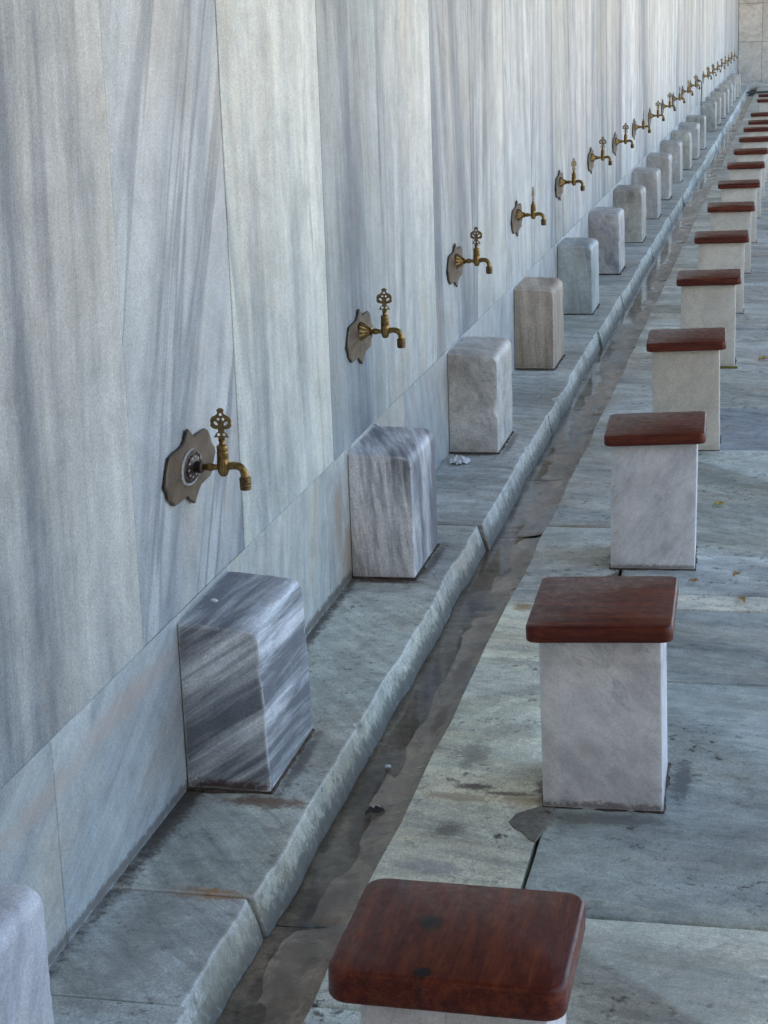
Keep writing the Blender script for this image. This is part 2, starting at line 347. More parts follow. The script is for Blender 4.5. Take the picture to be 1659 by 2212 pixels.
def wood(name, knots=(), along='X', base=(.095,.014,.007), dark=(.030,.005,.004), glow=(.25,.056,.014)):
    m, nt, bs = newmat(name); co = N(nt, 'ShaderNodeTexCoord').outputs['Object']
    mp = N(nt, 'ShaderNodeMapping'); mp.inputs['Scale'].default_value = (1, 9, 9) if along == 'X' else (9, 1, 9)
    oi = N(nt, 'ShaderNodeObjectInfo').outputs['Random']
    cb = N(nt, 'ShaderNodeCombineXYZ')
    nt.links.new(math_(nt, 'MULTIPLY', oi, 37), cb.inputs[0]); nt.links.new(math_(nt, 'MULTIPLY', oi, 17), cb.inputs[1])
    ad = N(nt, 'ShaderNodeVectorMath', operation='ADD'); nt.links.new(co, ad.inputs[0]); nt.links.new(cb.outputs[0], ad.inputs[1])
    nt.links.new(ad.outputs[0], mp.inputs['Vector'])
    n1 = noise(nt, mp.outputs[0], 5, 7, .65, .4); n2 = noise(nt, mp.outputs[0], 26, 5, .7)
    f = math_(nt, 'ADD', math_(nt, 'MULTIPLY', n1, .6), math_(nt, 'MULTIPLY', n2, .4))
    c = ramp(nt, f, [(.30, dark), (.48, base), (.70, glow)])
    g = noise(nt, co, 420, 2, .6); c = mix(nt, 1.0, c, ramp(nt, g, [(.25, .68), (.75, 1.35)]), 'MULTIPLY')
    sc = noise(nt, co, 70, 3, .8); c = mix(nt, math_(nt, 'MULTIPLY', step_(nt, sc, .72, .78), .5), c, (.4,.33,.28))
    for (kx, ky, kr, kc) in knots:
        s = N(nt, 'ShaderNodeVectorMath', operation='SUBTRACT'); nt.links.new(co, s.inputs[0]); s.inputs[1].default_value = (kx, ky, 0)
        d = N(nt, 'ShaderNodeVectorMath', operation='DIVIDE'); nt.links.new(s.outputs[0], d.inputs[0]); d.inputs[1].default_value = (kr, kr*1.2, 1)
        L = N(nt, 'ShaderNodeVectorMath', operation='LENGTH'); nt.links.new(d.outputs[0], L.inputs[0])
        x = math_(nt, 'ADD', L.outputs['Value'], math_(nt, 'MULTIPLY', math_(nt, 'SUBTRACT', noise(nt, co, 60, 3), .5), 1.2))
        c = mix(nt, math_(nt, 'MULTIPLY', step_(nt, x, 1.2, .5), .95), c, kc)
    nt.links.new(c, bs.inputs['Base Color'])
    nt.links.new(ramp(nt, noise(nt, co, 35, 6, .75), [(.35, .30), (.65, .58)]), bs.inputs['Roughness']); bs.inputs['Coat Weight'].default_value = .15; bs.inputs['Coat Roughness'].default_value = .25; bs.inputs['Specular IOR Level'].default_value = .3
    b = N(nt, 'ShaderNodeBump'); b.inputs['Strength'].default_value = .25; b.inputs['Distance'].default_value = .002
    nt.links.new(n2, b.inputs['Height']); nt.links.new(b.outputs[0], bs.inputs['Normal'])
    return m
M_wood1 = wood('varnished_wood_knotty', [(-.045,.015,.021,(.012,.008,.008)), (-.03,-.128,.014,(.010,.010,.012))], along='Y')
M_wood = wood('varnished_wood', along='X')

def water_mat():
    m, nt, bs = newmat('water_film'); bs.inputs['Base Color'].default_value = (.75,.74,.68,1)
    bs.inputs['Roughness'].default_value = .06; bs.inputs['IOR'].default_value = 1.33; bs.inputs['Transmission Weight'].default_value = 1
    pos = N(nt, 'ShaderNodeNewGeometry').outputs['Position']
    b = N(nt, 'ShaderNodeBump'); b.inputs['Strength'].default_value = .12; b.inputs['Distance'].default_value = .004
    nt.links.new(noise(nt, pos, 22, 2, .5), b.inputs['Height']); nt.links.new(b.outputs[0], bs.inputs['Normal'])
    return m
M_water = water_mat()

# ------------------------------------------------------------------ setting
FZ = -.04                        # paving level; the ledge top is at z = 0
YB = 43.9
def wallx(y): return .0014*max(0, y-4)

# ground to the horizon
ring = [(-60,-60),(400,-60),(400,500),(-60,500)]
g = mesh_obj('ground', [(-300,-300,-.16),(500,-300,-.16),(500,600,-.16),(-300,600,-.16)], [(0,1,2,3)], M_earth, smooth=None)
tag(g, kind='structure')
bed = mesh_obj('joint_bed', [(-.2,-1.5,-.125),(4.4,-1.5,-.125),(4.4,YB+.2,-.125),(-.2,YB+.2,-.125)], [(0,1,2,3)], M_dirt, smooth=None)
tag(bed, kind='structure')

# ---- tap wall: upper cladding and lower course
wall = empty('marble_wall', (0, 3, 0))
tag(wall, 'long wall clad in tall streaky blue grey marble slabs behind the taps', 'wall')
YJ = [-1.5, -.6, .25, 1.1, 1.9, 2.68, 3.452, 4.199, 5.125, 5.866, 6.782, 7.62, 8.534, 9.42, 10.315]
while YJ[-1] < YB-.9: YJ.append(YJ[-1]+random.uniform(.78,.98))
YJ.append(YB)
HW = 3.3
upb = MB()
spec = {5:((.90,.89,.89), 3, .12), 6:((.88,.91,.97), 24, .08), 7:((1.10,1.11,1.07), -3, .12), 8:((.70,.76,.80), -4, .09), 9:((1.05,1.06,1.05), 2, .14), 10:((.90,.91,.93), -6, .10), 11:((.98,.98,.97), 5, .12), 12:((1.03,1.03,1.04), -8, .10), 13:((.92,.94,.98), 4, .1)}
for i in range(len(YJ)-1):
    y0, y1 = YJ[i]+.0012, YJ[i+1]-.0012
    tn, ang, k = spec.get(i, (None, random.uniform(-9, 10), .11))
    if tn is None: s_ = random.uniform(.78, 1.16); tn = (s_, s_*random.uniform(.99,1.01), s_*random.uniform(.96,1.05))
    a = R(ang); mc = veinmap((0, math.cos(a), -math.sin(a)), k, sc=.8)
    xo = random.uniform(-.0008, .0012)
    z0, z1 = .4075, HW
    bev = .0016; x0, x1 = wallx(y0)+xo, wallx(y1)+xo
    v = [(x0-.03,y0,z0),(x1-.03,y1,z0),(x1-.03,y1,z1),(x0-.03,y0,z1), (x0-bev,y0,z0),(x1-bev,y1,z0),(x1-bev,y1,z1),(x0-bev,y0,z1),
         (x0,y0+bev,z0+bev),(x1,y1-bev,z0+bev),(x1,y1-bev,z1-bev),(x0,y0+bev,z1-bev)]
    f = [(8,9,10,11)] + [(j, (j+1)%4, (j+1)%4+4, j+4) for j in range(4)] + [(j+4, (j+1)%4+4, (j+1)%4+8, j+8) for j in range(4)]
    upb.add(v, f, mc, tn)
upb.build('upper_cladding', M_wall, None, smooth=10).parent = wall
lob = MB()
YD = [-1.5, -.2, 1.0, 2.05, 2.94, 4.05, 5.02, 6.15, 7.3, 8.35]
while YD[-1] < YB-1.2: YD.append(YD[-1]+random.uniform(.95,1.35))
YD.append(YB)
dspec = {4:((.95,.99,1.02), (0,-.40,.92), .10), 3:((.95,.98,.99), (0,-.45,.9), .1), 5:((1.08,1.08,1.03), (0,1,-.15), .2), 6:((1.02,1.0,.95), (0,1,.1), .2), 7:((1.0,1.02,1.03),(0,.8,.5),.15)}
for i in range(len(YD)-1):
    y0, y1 = YD[i]+.0008, YD[i+1]-.0008
    tn, nv, k = dspec.get(i, (None, (0, random.uniform(.5,1), random.uniform(-.6,.6)), .15))
    if tn is None: s_ = random.uniform(.92, 1.1); tn = (s_, s_, s_*1.01)
    x0, x1 = wallx(y0)+.001, wallx(y1)+.001; z0, z1 = -.1, .4060; bev = .002
    v = [(x0-.03,y0,z0),(x1-.03,y1,z0),(x1-.03,y1,z1),(x0-.03,y0,z1), (x0-bev,y0,z0),(x1-bev,y1,z0),(x1-bev,y1,z1),(x0-bev,y0,z1),
         (x0,y0+bev,z0+bev),(x1,y1-bev,z0+bev),(x1,y1-bev,z1-bev),(x0,y0+bev,z1-bev)]
    lob.add(v, f, veinmap(nv, k, sc=.9), tn)
lob.build('lower_course', M_dado, None, smooth=10).parent = wall
mb = MB(); mb.add([(-.6,-1.5,-.16),(-.012,-1.5,-.16),(.047,YB,-.16),(-.6,YB,-.16),(-.6,-1.5,HW-.004),(-.012,-1.5,HW-.004),(.047,YB,HW-.004),(-.6,YB,HW-.004)],
       [(0,1,2,3),(4,5,6,7),(0,1,5,4),(1,2,6,5),(2,3,7,6),(3,0,4,7)])
mb.build('wall_core', M_dirt, None, smooth=None).parent = wall
for ch in wall.children: ch.matrix_parent_inverse = Matrix.Translation((0,-3,0))

# ---- unseen roof added over the washing place to make the shade
roof = empty('added_shade_roof', (1.4, 21, HW)); tag(roof, 'unseen boarded roof added above the marble wall to shade it', 'roof')
mb = MB(); mb.add([(-.8,-3,HW+.002),(2.9,-3,HW+.002),(2.9,YB+.5,HW+.002),(-.8,YB+.5,HW+.002),(-.8,-3,HW+.25),(2.9,-3,HW+.16),(2.9,YB+.5,HW+.16),(-.8,YB+.5,HW+.25)],
       [(0,1,2,3),(4,5,6,7),(0,1,5,4),(1,2,6,5),(2,3,7,6),(3,0,4,7)])
o = mb.build('added_roof_deck', M_added_roof, roof, smooth=None); o.matrix_parent_inverse = Matrix.Translation((-1.4,-21,-HW))

# ---- end wall
ew = empty('end_wall', (1.5, YB, 0)); tag(ew, 'mottled beige grey stone wall closing the far end of the row', 'wall')
mb = MB(); xs = [.062, .585, 1.25, 2.0, 2.8, 3.6, 4.4]; zs = [-.12, .92, 1.76, 2.55, HW]
for a in range(6):
    for b in range(4):
        x0, x1, z0, z1 = xs[a]+.003, xs[a+1]-.003, zs[b]+.003, zs[b+1]-.003; s_ = random.uniform(.92,1.06)
        v, f = [], []
        for (ins, yy) in ((0,.05),(0,.004),(.004,0)):
            v += [(x0+ins,YB+yy,z0+ins),(x1-ins,YB+yy,z0+ins),(x1-ins,YB+yy,z1-ins),(x0+ins,YB+yy,z1-ins)]
        f = [(8,9,10,11)] + [(r_*4+j, r_*4+(j+1)%4, r_*4+(j+1)%4+4, r_*4+j+4) for r_ in range(2) for j in range(4)]
        mb.add(v, f, veinmap((random.uniform(-1,1),0,random.uniform(-1,1)), .5), (s_, s_*.99, s_*.98))
mb.build('stone_facing', M_back, None, smooth=10)
bpy.data.objects['stone_facing'].parent = ew; bpy.data.objects['stone_facing'].matrix_parent_inverse = Matrix.Translation((-1.5,-YB,0))
mb = MB(); mb.add([(-.6,YB+.02,-.16),(4.4,YB+.02,-.16),(4.4,YB+.5,-.16),(-.6,YB+.5,-.16),(-.6,YB+.02,HW-.004),(4.4,YB+.02,HW-.004),(4.4,YB+.5,HW-.004),(-.6,YB+.5,HW-.004)],
       [(0,1,2,3),(4,5,6,7),(0,1,5,4),(1,2,6,5),(2,3,7,6),(3,0,4,7)])
o = mb.build('wall_core', M_dirt, ew, smooth=None); o.matrix_parent_inverse = Matrix.Translation((-1.5,-YB,0))
# unseen wall added behind the camera to darken faces turned towards it
mb = MB(); mb.add([(-.6,-2.6,-.16),(16,-2.6,-.16),(16,-1.8,-.16),(-.6,-1.8,-.16),(-.6,-2.6,6),(16,-2.6,6),(16,-1.8,6),(-.6,-1.8,6)],
       [(0,1,2,3),(4,5,6,7),(0,1,5,4),(1,2,6,5),(2,3,7,6),(3,0,4,7)], veinmap((1,0,.3),.3), (.8,.76,.7))
o = mb.build('added_shade_wall', M_back, smooth=None); tag(o, 'plain tall unseen wall added behind the camera to block light', 'wall')
# low scalloped step in front of it
pr = []
for i in range(41):
    x = .05 + i*.06; pr.append((x, .012 + .035*math.sin((x-.28)*9.0)**2 + .008*math.sin(x*23)))
v = [(x,YB-.55,z) for x,z in pr]+[(x,YB-.1,z) for x,z in pr]+[(x,YB-.55,-.12) for x,z in pr]+[(x,YB-.1,-.12) for x,z in pr]
n_ = len(pr); f = []
for i in range(n_-1): f += [(i,i+1,i+1+n_,i+n_), (i,i+1,i+1+2*n_,i+2*n_), (i+n_,i+1+n_,i+1+3*n_,i+3*n_)]
mb = MB(); mb.add(v, f, veinmap((0,.3,1),.3), (1,1,1)); o = mb.build('end_step', M_back, smooth=40); tag(o, kind='structure')

# ---- ledge along the foot of the wall
YL = [-1.5, .4, 1.75, 2.757, 3.175, 5.142, 5.93, 6.738, 7.72]
ledge = MB(); k = 0
while YL[-1] < YB-1.2: YL.append(YL[-1]+random.choice([.5,.85,1.05,1.7,1.3]))
YL.append(YB-.5)
edgex = {3:.287, 4:.298, 5:.292, 6:.306, 7:.300}
for i in range(len(YL)-1):
    y0, y1 = YL[i]+.0025, YL[i+1]-.0025
    xe = edgex.get(i, random.uniform(.295,.312)) + max(0,min(.03,(y0-8)*.0016))
    dz = random.uniform(-.004, .003) if i > 3 else (0, -.002, .001, 0)[i % 4]; slope = random.uniform(.016,.028)
    prof = [(-.008,-.14),(-.008,dz-.003),(-.003,dz)]
    m = 14
    for j in range(1, m): prof.append((xe*j/m*.97, dz + (-.001 if j > m-2 else 0)))
    for t in (90,70,50,30,12): prof.append((xe-.007+.007*math.cos(R(t)), dz-.007+.007*math.sin(R(t))))
    for j in range(1, 12): prof.append((xe+slope*j/11, dz-.007-.087*j/11))
    prof += [(xe+slope+.004,-.14)]
    prof = prof[::-1]
    def edg(q, i_, xe=xe, s=i):
        r_ = q.x - xe
        if q.z > -.11 and r_ > -.03:
            wgt = min(1, (r_+.03)/.03)
            c_ = fr(Vector((q.y*.8, s, 0)), 5, 4)*.008 + fr(Vector((q.y, q.z*2, s)), 34, 4)*.0016 + max(0, fr(Vector((q.y, 3.3, s)), 9, 4)-.42)*-.035*(1 if q.z > -.03 else .35)
            q.x += c_*wgt
        return q
    near = y0 < 9
    v, f = prism(prof, y0, y1, bevel=.006 if i != 3 else .008, step=.007 if near else .04, rough=.0012, edge=edg, seed=i)
    s_ = random.uniform(.9,1.08); tn = (s_, s_*1.01, s_*random.uniform(.97,1.02))
    nv = (.3+random.uniform(-.4,.2), 1, 0); sc = 1.0
    if i == 3: nv = (.75,.65,.1)
    if i == 4: nv = (.75,.55,0); tn = (1.04,1.06,1.0)
    if i == 2: tn = (.98,1.0,1.02)
    ledge.add(v, f, veinmap(nv, .16), tn)
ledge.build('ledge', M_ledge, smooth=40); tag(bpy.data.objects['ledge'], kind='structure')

# ---- channel
def lipx(y): return .487 + .022*max(0, min(1, (y-4)/3)) + max(0, min(.02, (y-8)*.0015))
YC = [-1.5, 0.5, 1.7, 3.232, 5.225, 6.10, 6.912, 8.1]
while YC[-1] < 39.0: YC.append(YC[-1]+random.choice([.9,1.2,1.7]))
ch = MB()
for i in range(len(YC)-1):
    y0, y1 = YC[i]+.003, YC[i+1]-.003; near = y0 < 9; step = .02 if near else .06
    ns = max(2, int((y1-y0)/step)); m = 18; v = []; f = []
    dz = random.uniform(-.003,.003)
    for a in range(ns+1):
        y = y0+(y1-y0)*a/ns; xr = lipx(y)+.012
        for b in range(m+1):
            t = b/m; x = .312+(xr-.312)*t
            z = -.064 - .026*(1-t**2.2) + dz + fr(Vector((x*1.6,y*.45,i)), 9, 5)*.0042
            if a in (0, ns): z -= .004
            v.append((x,y,z))
    for a in range(ns):
        for b in range(m):
            q = a*(m+1)+b; f.append((q,q+1,q+m+2,q+m+1))
    s_ = random.uniform(.88,1.12); ch.add(v, f, veinmap((1,.25,0), .2), (s_, s_*random.uniform(.96,1.0), s_*random.uniform(.9,1.0)))
ch.build('channel', M_chan, smooth=60); tag(bpy.data.objects['channel'], kind='structure')
wv = []; wf = []; n_ = 120
for a in range(n_+1):
    y = -1.5 + (39+1.5)*a/n_
    wv += [(.30,y,-.0862),(lipx(y)+.008,y,-.0862)]
wf = [(2*a,2*a+1,2*a+3,2*a+2) for a in range(n_)]
o = mesh_obj('water', wv, wf, M_water, smooth=None); tag(o, kind='structure')
if o.data.polygons[0].normal.z < 0: o.data.flip_normals()

# ---- paving
pv = MB()
def lipseg(y0, y1, n=10): return [(lipx(y0+(y1-y0)*i/n) + fr(Vector((y0+(y1-y0)*i/n, 4.4, 1)), 2.2, 4)*.008, y0+(y1-y0)*i/n) for i in range(n+1)]
XA = .797
YS = [-1.5, .2, 1.3, 2.2, 2.864, 3.222, 5.247, 6.092, 6.905, 7.7, 8.35, 9.3, 10.1]
while YS[-1] < YB-1: YS.append(YS[-1]+random.uniform(.6,1.3))
YS.append(YB-.2)
G = .0045
for i in range(len(YS)-1):
    y0, y1 = YS[i]+G, YS[i+1]-G; seg = lipseg(y0, y1)
    poly = [(x, y) for x, y in seg][::-1] + [(XA-G, y0), (XA-G, y1)]
    s_ = random.uniform(.93,1.1); tn = (s_, s_, s_*.99)
    if i == 5: tn = (1.50,1.44,1.24)
    if i in (3,4): tn = (1.3,1.3,1.22)
    if y0 > 9: s2 = random.uniform(1.0,1.25); tn = (s2*1.03, s2, s2*.93)
    near = y0 < 9
    v, f = slab(poly, FZ+random.uniform(-.0015,.0015), th=.05, step=.012 if near else .06, seed=i*1.7)
    pv.add(v, f, veinmap((random.uniform(-.3,.5),1,0), .14), tn)
# wide slabs to the right
YR = [-1.5, -.3, .8, 2.0, 3.268, 4.602, 5.215, 5.362, 5.79, 7.287, 8.10, 8.95, 9.82, 10.2, 10.95, 12.0, 12.95]
while YR[-1] < YB-1: YR.append(YR[-1]+random.uniform(.6,1.3))
YR.append(YB-.2)
rt_t = {3:(1.18,1.15,1.04), 4:(.84,.92,.94), 5:(.88,.94,.96), 6:(1.5,1.46,1.34), 7:(.98,1.02,1.03), 8:(1.02,1.08,1.04), 9:(.62,.68,.80), 10:(1.08,1.08,1.02)}
for i in range(len(YR)-1):
    y0, y1 = YR[i]+G, YR[i+1]-G; near = y0 < 9; xr = random.uniform(1.75,2.1)
    s_ = random.uniform(.88,1.12); tn = rt_t.get(i, (s_*1.02, s_, s_*.98))
    v, f = slab([(XA+G,y0),(xr,y0+random.uniform(-.01,.01)*0),(xr,y1),(XA+G,y1)], FZ+random.uniform(-.0015,.0015), th=.05, step=.014 if near else .07, seed=i*2.3+50)
    pv.add(v, f, veinmap((.45+random.uniform(-.4,.1),1,0), .2), tn)
    x = xr+2*G
    while x < 4.3:
        x2 = min(4.36, x+random.uniform(.7,1.3)); s_ = random.uniform(.85,1.12)
        v, f = slab([(x,y0),(x2-2*G,y0),(x2-2*G,y1),(x,y1)], FZ+random.uniform(-.0015,.0015), th=.05, step=.1, seed=x*9+i)
        pv.add(v, f, veinmap((random.uniform(-.4,.6),1,0), .2), (s_*1.02, s_, s_*.98)); x = x2
pave = pv.build('pavement', M_pave, smooth=40); tag(pave, kind='structure')
# cement repair at the corner of the second pedestal
pp = [(.724,3.678),(.735,3.72),(.758,3.742),(.79,3.775),(.812,3.77),(.825,3.73),(.815,3.68),(.803,3.63),(.794,3.585),(.779,3.60),(.762,3.63),(.740,3.65)]
v, f = slab(pp, FZ+.0022, th=.005, bevel=.0015, step=.006, jit=.003, seed=3)
mb = MB(); mb.add(v, f); o = mb.build('cement_patch', M_cement, smooth=40); tag(o, kind='structure')

# ------------------------------------------------------------------ ledge blocks
BL = [(2.03,.200),(3.662,.197),(5.291,.201),(6.975,.201),(8.755,.201),(10.445,.21),(12.121,.215),(13.827,.229),(15.439,.233),(17.064,.222),(18.74,.225),(20.337,.235),(21.802,.248),(23.3,.255),
      (26.858,.242),(28.278,.25),(30.004,.258),(31.351,.27),(33.299,.264),(35.287,.255),(36.926,.263),(38.354,.263)]
bdesc = {0:'white marble block cut off by the left edge, nearest of the row on the ledge',
 1:'bluish marble block with slanting dark stripes below the nearest tap',
 2:'purplish grey marble block with a pale front edge below the second tap',
 3:'pale beige grey marble block beside the crumpled white tissue on the ledge',
 4:'marble block with brown vertical streaks on its near face, fifth from the near end',
 5:'green grey marble block just behind the brown streaked block',
 6:'plain pinkish grey marble block, second behind the brown streaked block'}
bmat = {0:(M_bwhite,(-.25,-.85,.55),.2,(1,1,1)), 1:(M_bstripe,(-.55,.06,.83),.06,(1.05,1.07,1.1)), 2:(M_bstripe,(.93,.35,.10),.09,(1.12,1.06,1.05)), 3:(M_block,(.8,.3,.5),.5,(1.10,1.06,1.0)),
        4:(M_bbrown,(1,.2,.04),.05,(1.35,1.32,1.28)), 5:(M_block,(1,.3,.05),.12,(.90,.97,.94)), 6:(M_block,(.7,.3,.5),.5,(1.05,1.0,.97))}
ORD = ['first','second','third','fourth','fifth','sixth','seventh','eighth','ninth','tenth','eleventh','twelfth','thirteenth','fourteenth','fifteenth','sixteenth','seventeenth','eighteenth','nineteenth','twentieth','twenty first','twenty second']
for i, (y0, xo) in enumerate(BL):
    h = .398 + random.uniform(-.004,.004); d = .385; x0 = wallx(y0)+.0025; ym = y0+d/2; xm = .1
    # outer top corner is rounded, more or less from block to block
    rr = random.uniform(.026,.042); drop = random.uniform(.004,.010)
    if i == 1: rr = .032; drop = .012
    prof = []
    W = xo-x0; bz = .004
    prof.append((x0, bz)); m = 9
    for j in range(1, m+1): prof.append((x0+W*j/(m)*(.985 if j == m else 1), bz))
    mz = 18
    lean = .012 if i == 1 else random.uniform(0,.006)
    for j in range(1, mz+1): prof.append((xo - lean*(j/mz), bz+(h-drop-rr-bz)*j/mz))
    for t in (15,30,45,60,75,90): prof.append((xo-lean-rr+rr*math.cos(R(t)), h-drop-rr+rr*math.sin(R(t))))
    for j in range(1, 8): prof.append((xo-lean-rr - (W-rr-lean)*j/7, h-drop + drop*math.sin(j/7*math.pi/2)))
    def ed(q, i_, y0=y0, d=d, h=h, s=i, x0=x0):
        # the near top arris is worn down
        if q.z > h*.8:
            tt = max(0, 1-(q.y-y0)/.07); q.z -= .006*tt*tt
        c_ = max(0, fr(Vector((q.y*3, q.z, s*2.0)), 9, 3)-.42)
        if q.x > .1 and (q.y < y0+.012 or q.y > y0+d-.012): q.x -= c_*.045
        if i_ < 10: q.z -= 0
        return q
    v, f = prism(prof, y0, y0+d, bevel=.0055, step=.02 if i < 8 else .08, rough=.0032 if i < 8 else .001, edge=ed, seed=i*1.37)
    e = empty('marble_block', (xm, ym, 0))
    mt, nv, k, tn = bmat.get(i, (M_block, (random.uniform(.6,1), .3, random.uniform(-.2,.5)), .3, None))
    if tn is None: s_ = random.uniform(.80,.95); tn = (s_*random.uniform(1.02,1.08), s_, s_*random.uniform(.86,.94))
    mb = MB(); mb.add(v, f, veinmap(nv, k), tn)
    o = mb.build('stone', mt, e, smooth=38); o.matrix_parent_inverse = Matrix.Translation((-xm,-ym,0))
    # bed of dirty mortar it stands in
    pl = []
    for (ax, ay) in ((x0+.001,y0-.006),(xo+.004,y0-.005),(xo+.005,y0+d+.004),(x0+.001,y0+d+.006)): pl.append((ax,ay))
    v, f = slab(pl, .0062, th=.010, bevel=.002, step=.012 if i < 9 else .05, jit=.010, seed=i*3.1)
    mb = MB(); mb.add(v, f); o = mb.build('mortar_bed', M_mortar, e, smooth=40); o.matrix_parent_inverse = Matrix.Translation((-xm,-ym,0))
    lab = bdesc.get(i)
    if not lab:
        tone = {0:'grey', 1:'greenish grey', 2:'beige grey'}[i % 3]
        lab = ('%s round shouldered marble block, %s from the near end along the wall' % (tone, ORD[i])) if i < 14 else \
              ('small far %s marble block, %s counting back from the end wall' % (tone, ORD[len(BL)-1-i]))
    tag(e, lab, 'stone block', 'marble blocks standing on the ledge between the taps')

# ------------------------------------------------------------------ taps
rose = [(-0.0015,0.0634),(0.0154,0.0553),(0.0421,0.0361),(0.06,0.0375),(0.078,0.0377),(0.1215,0.0379),(0.142,0.0296),(0.1608,0.011),(0.17,-0.0062),(0.1876,-0.0194),(0.1878,-0.0317),(0.1786,-0.0403),(0.1764,-0.0521),(0.1605,-0.056),(0.1551,-0.0715),(0.1391,-0.0767),(0.1041,-0.0788),(0.0743,-0.0819),(0.0609,-0.0891),(0.0317,-0.1041),(0.0185,-0.1112),(0.0036,-0.1028),(-0.0134,-0.0939),(-0.0231,-0.084),(-0.0667,-0.0845),(-0.0935,-0.0834),(-0.1198,-0.0815),(-0.1312,-0.072),(-0.1507,-0.0598),(-0.1542,-0.0446),(-0.1675,-0.0355),(-0.1723,-0.0272),(-0.1643,-0.0192),(-0.1545,-0.0018),(-0.1428,0.0138),(-0.1313,0.0282),(-0.0978,0.0317),(-0.0621,0.0321),(-0.0345,0.0344),(-0.0193,0.0426),(-0.01,0.0551)]
def rosette_mesh():
    # a thin cast plate: petals, slightly dished, standing proud of the wall
    n = len(rose); v = []; f = []; c = Vector((0,-.024))
    layers = [(1.0,.003),(1.0,.0075),(.97,.0095),(.75,.0085),(.5,.0095),(.28,.012)]
    for (s, x) in layers:
        for j, (y, z) in enumerate(rose):
            p = c + (Vector((y,z))-c)*s
            rip = .0012*math.cos(j*math.pi*2/n*8)*s if s < 1 else .0012*math.cos(j*math.pi*2/n*8)
            v.append((x+rip, p.x, p.y))
    for r_ in range(len(layers)-1):
        for j in range(n):
            a = r_*n+j; b = r_*n+(j+1) % n; f.append((a,b,b+n,a+n))
    f.append(tuple(range(n-1,-1,-1))); f.append(tuple((len(layers)-1)*n+j for j in range(n)))
    return v, f
def key_mesh():
    half = [(0,.0725),(4,.0715),(8,.068),(6,.064),(7,.060),(13,.0555),(19,.053),(22,.049),(23.5,.043),(22,.038),(24,.035),(22,.031),(18,.028),(12,.0265),(7.5,.0265),(6,.0225),(7,.0195),(12,.016),(14,.0105),(17,.0085),(13,.0075),(9,.0085),(7,.006),(6.5,.003),(7,0)]
    out = [(-x/1000, z) for x, z in half[::-1]] + [(x/1000, z) for x, z in half[1:]]
    cu = bpy.data.curves.new('k', 'CURVE'); cu.dimensions = '2D'; cu.fill_mode = 'BOTH'; cu.extrude = .0013; cu.bevel_depth = .0006; cu.bevel_resolution = 1
    def spl(pts):
        s = cu.splines.new('POLY'); s.points.add(len(pts)-1); s.use_cyclic_u = True
        for p, q in zip(s.points, pts): p.co = (q[0], q[1], 0, 1)
    spl(out)
    def ell(cx_, cz_, a, b, rot):
        return [(cx_+a*math.cos(t)*math.cos(rot)-b*math.sin(t)*math.sin(rot), cz_+a*math.cos(t)*math.sin(rot)+b*math.sin(t)*math.cos(rot)) for t in [2*math.pi*i/14 for i in range(14)]]
    for e_ in [(0,.0585,.004,.004,0),(-.0055,.048,.0036,.0036,0),(.0055,.048,.0036,.0036,0),(-.0115,.0385,.0066,.0038,-.75),(.0115,.0385,.0066,.0038,.75),(-.0065,.0135,.0042,.0042,0),(.0065,.0135,.0042,.0042,0)]: spl(ell(*e_))
    ob = bpy.data.objects.new('k', cu); col.objects.link(ob); dg = bpy.context.evaluated_depsgraph_get()
    me = bpy.data.meshes.new_from_object(ob.evaluated_get(dg)); bpy.data.objects.remove(ob)
    me.transform(Matrix.Rotation(R(90), 4, 'X')); me.name = 'key_handle'; me.materials.clear(); me.materials.append(M_key)
    return me
WX = -.085      # the wall plane in the tap's own frame (tap axis at x = 0)
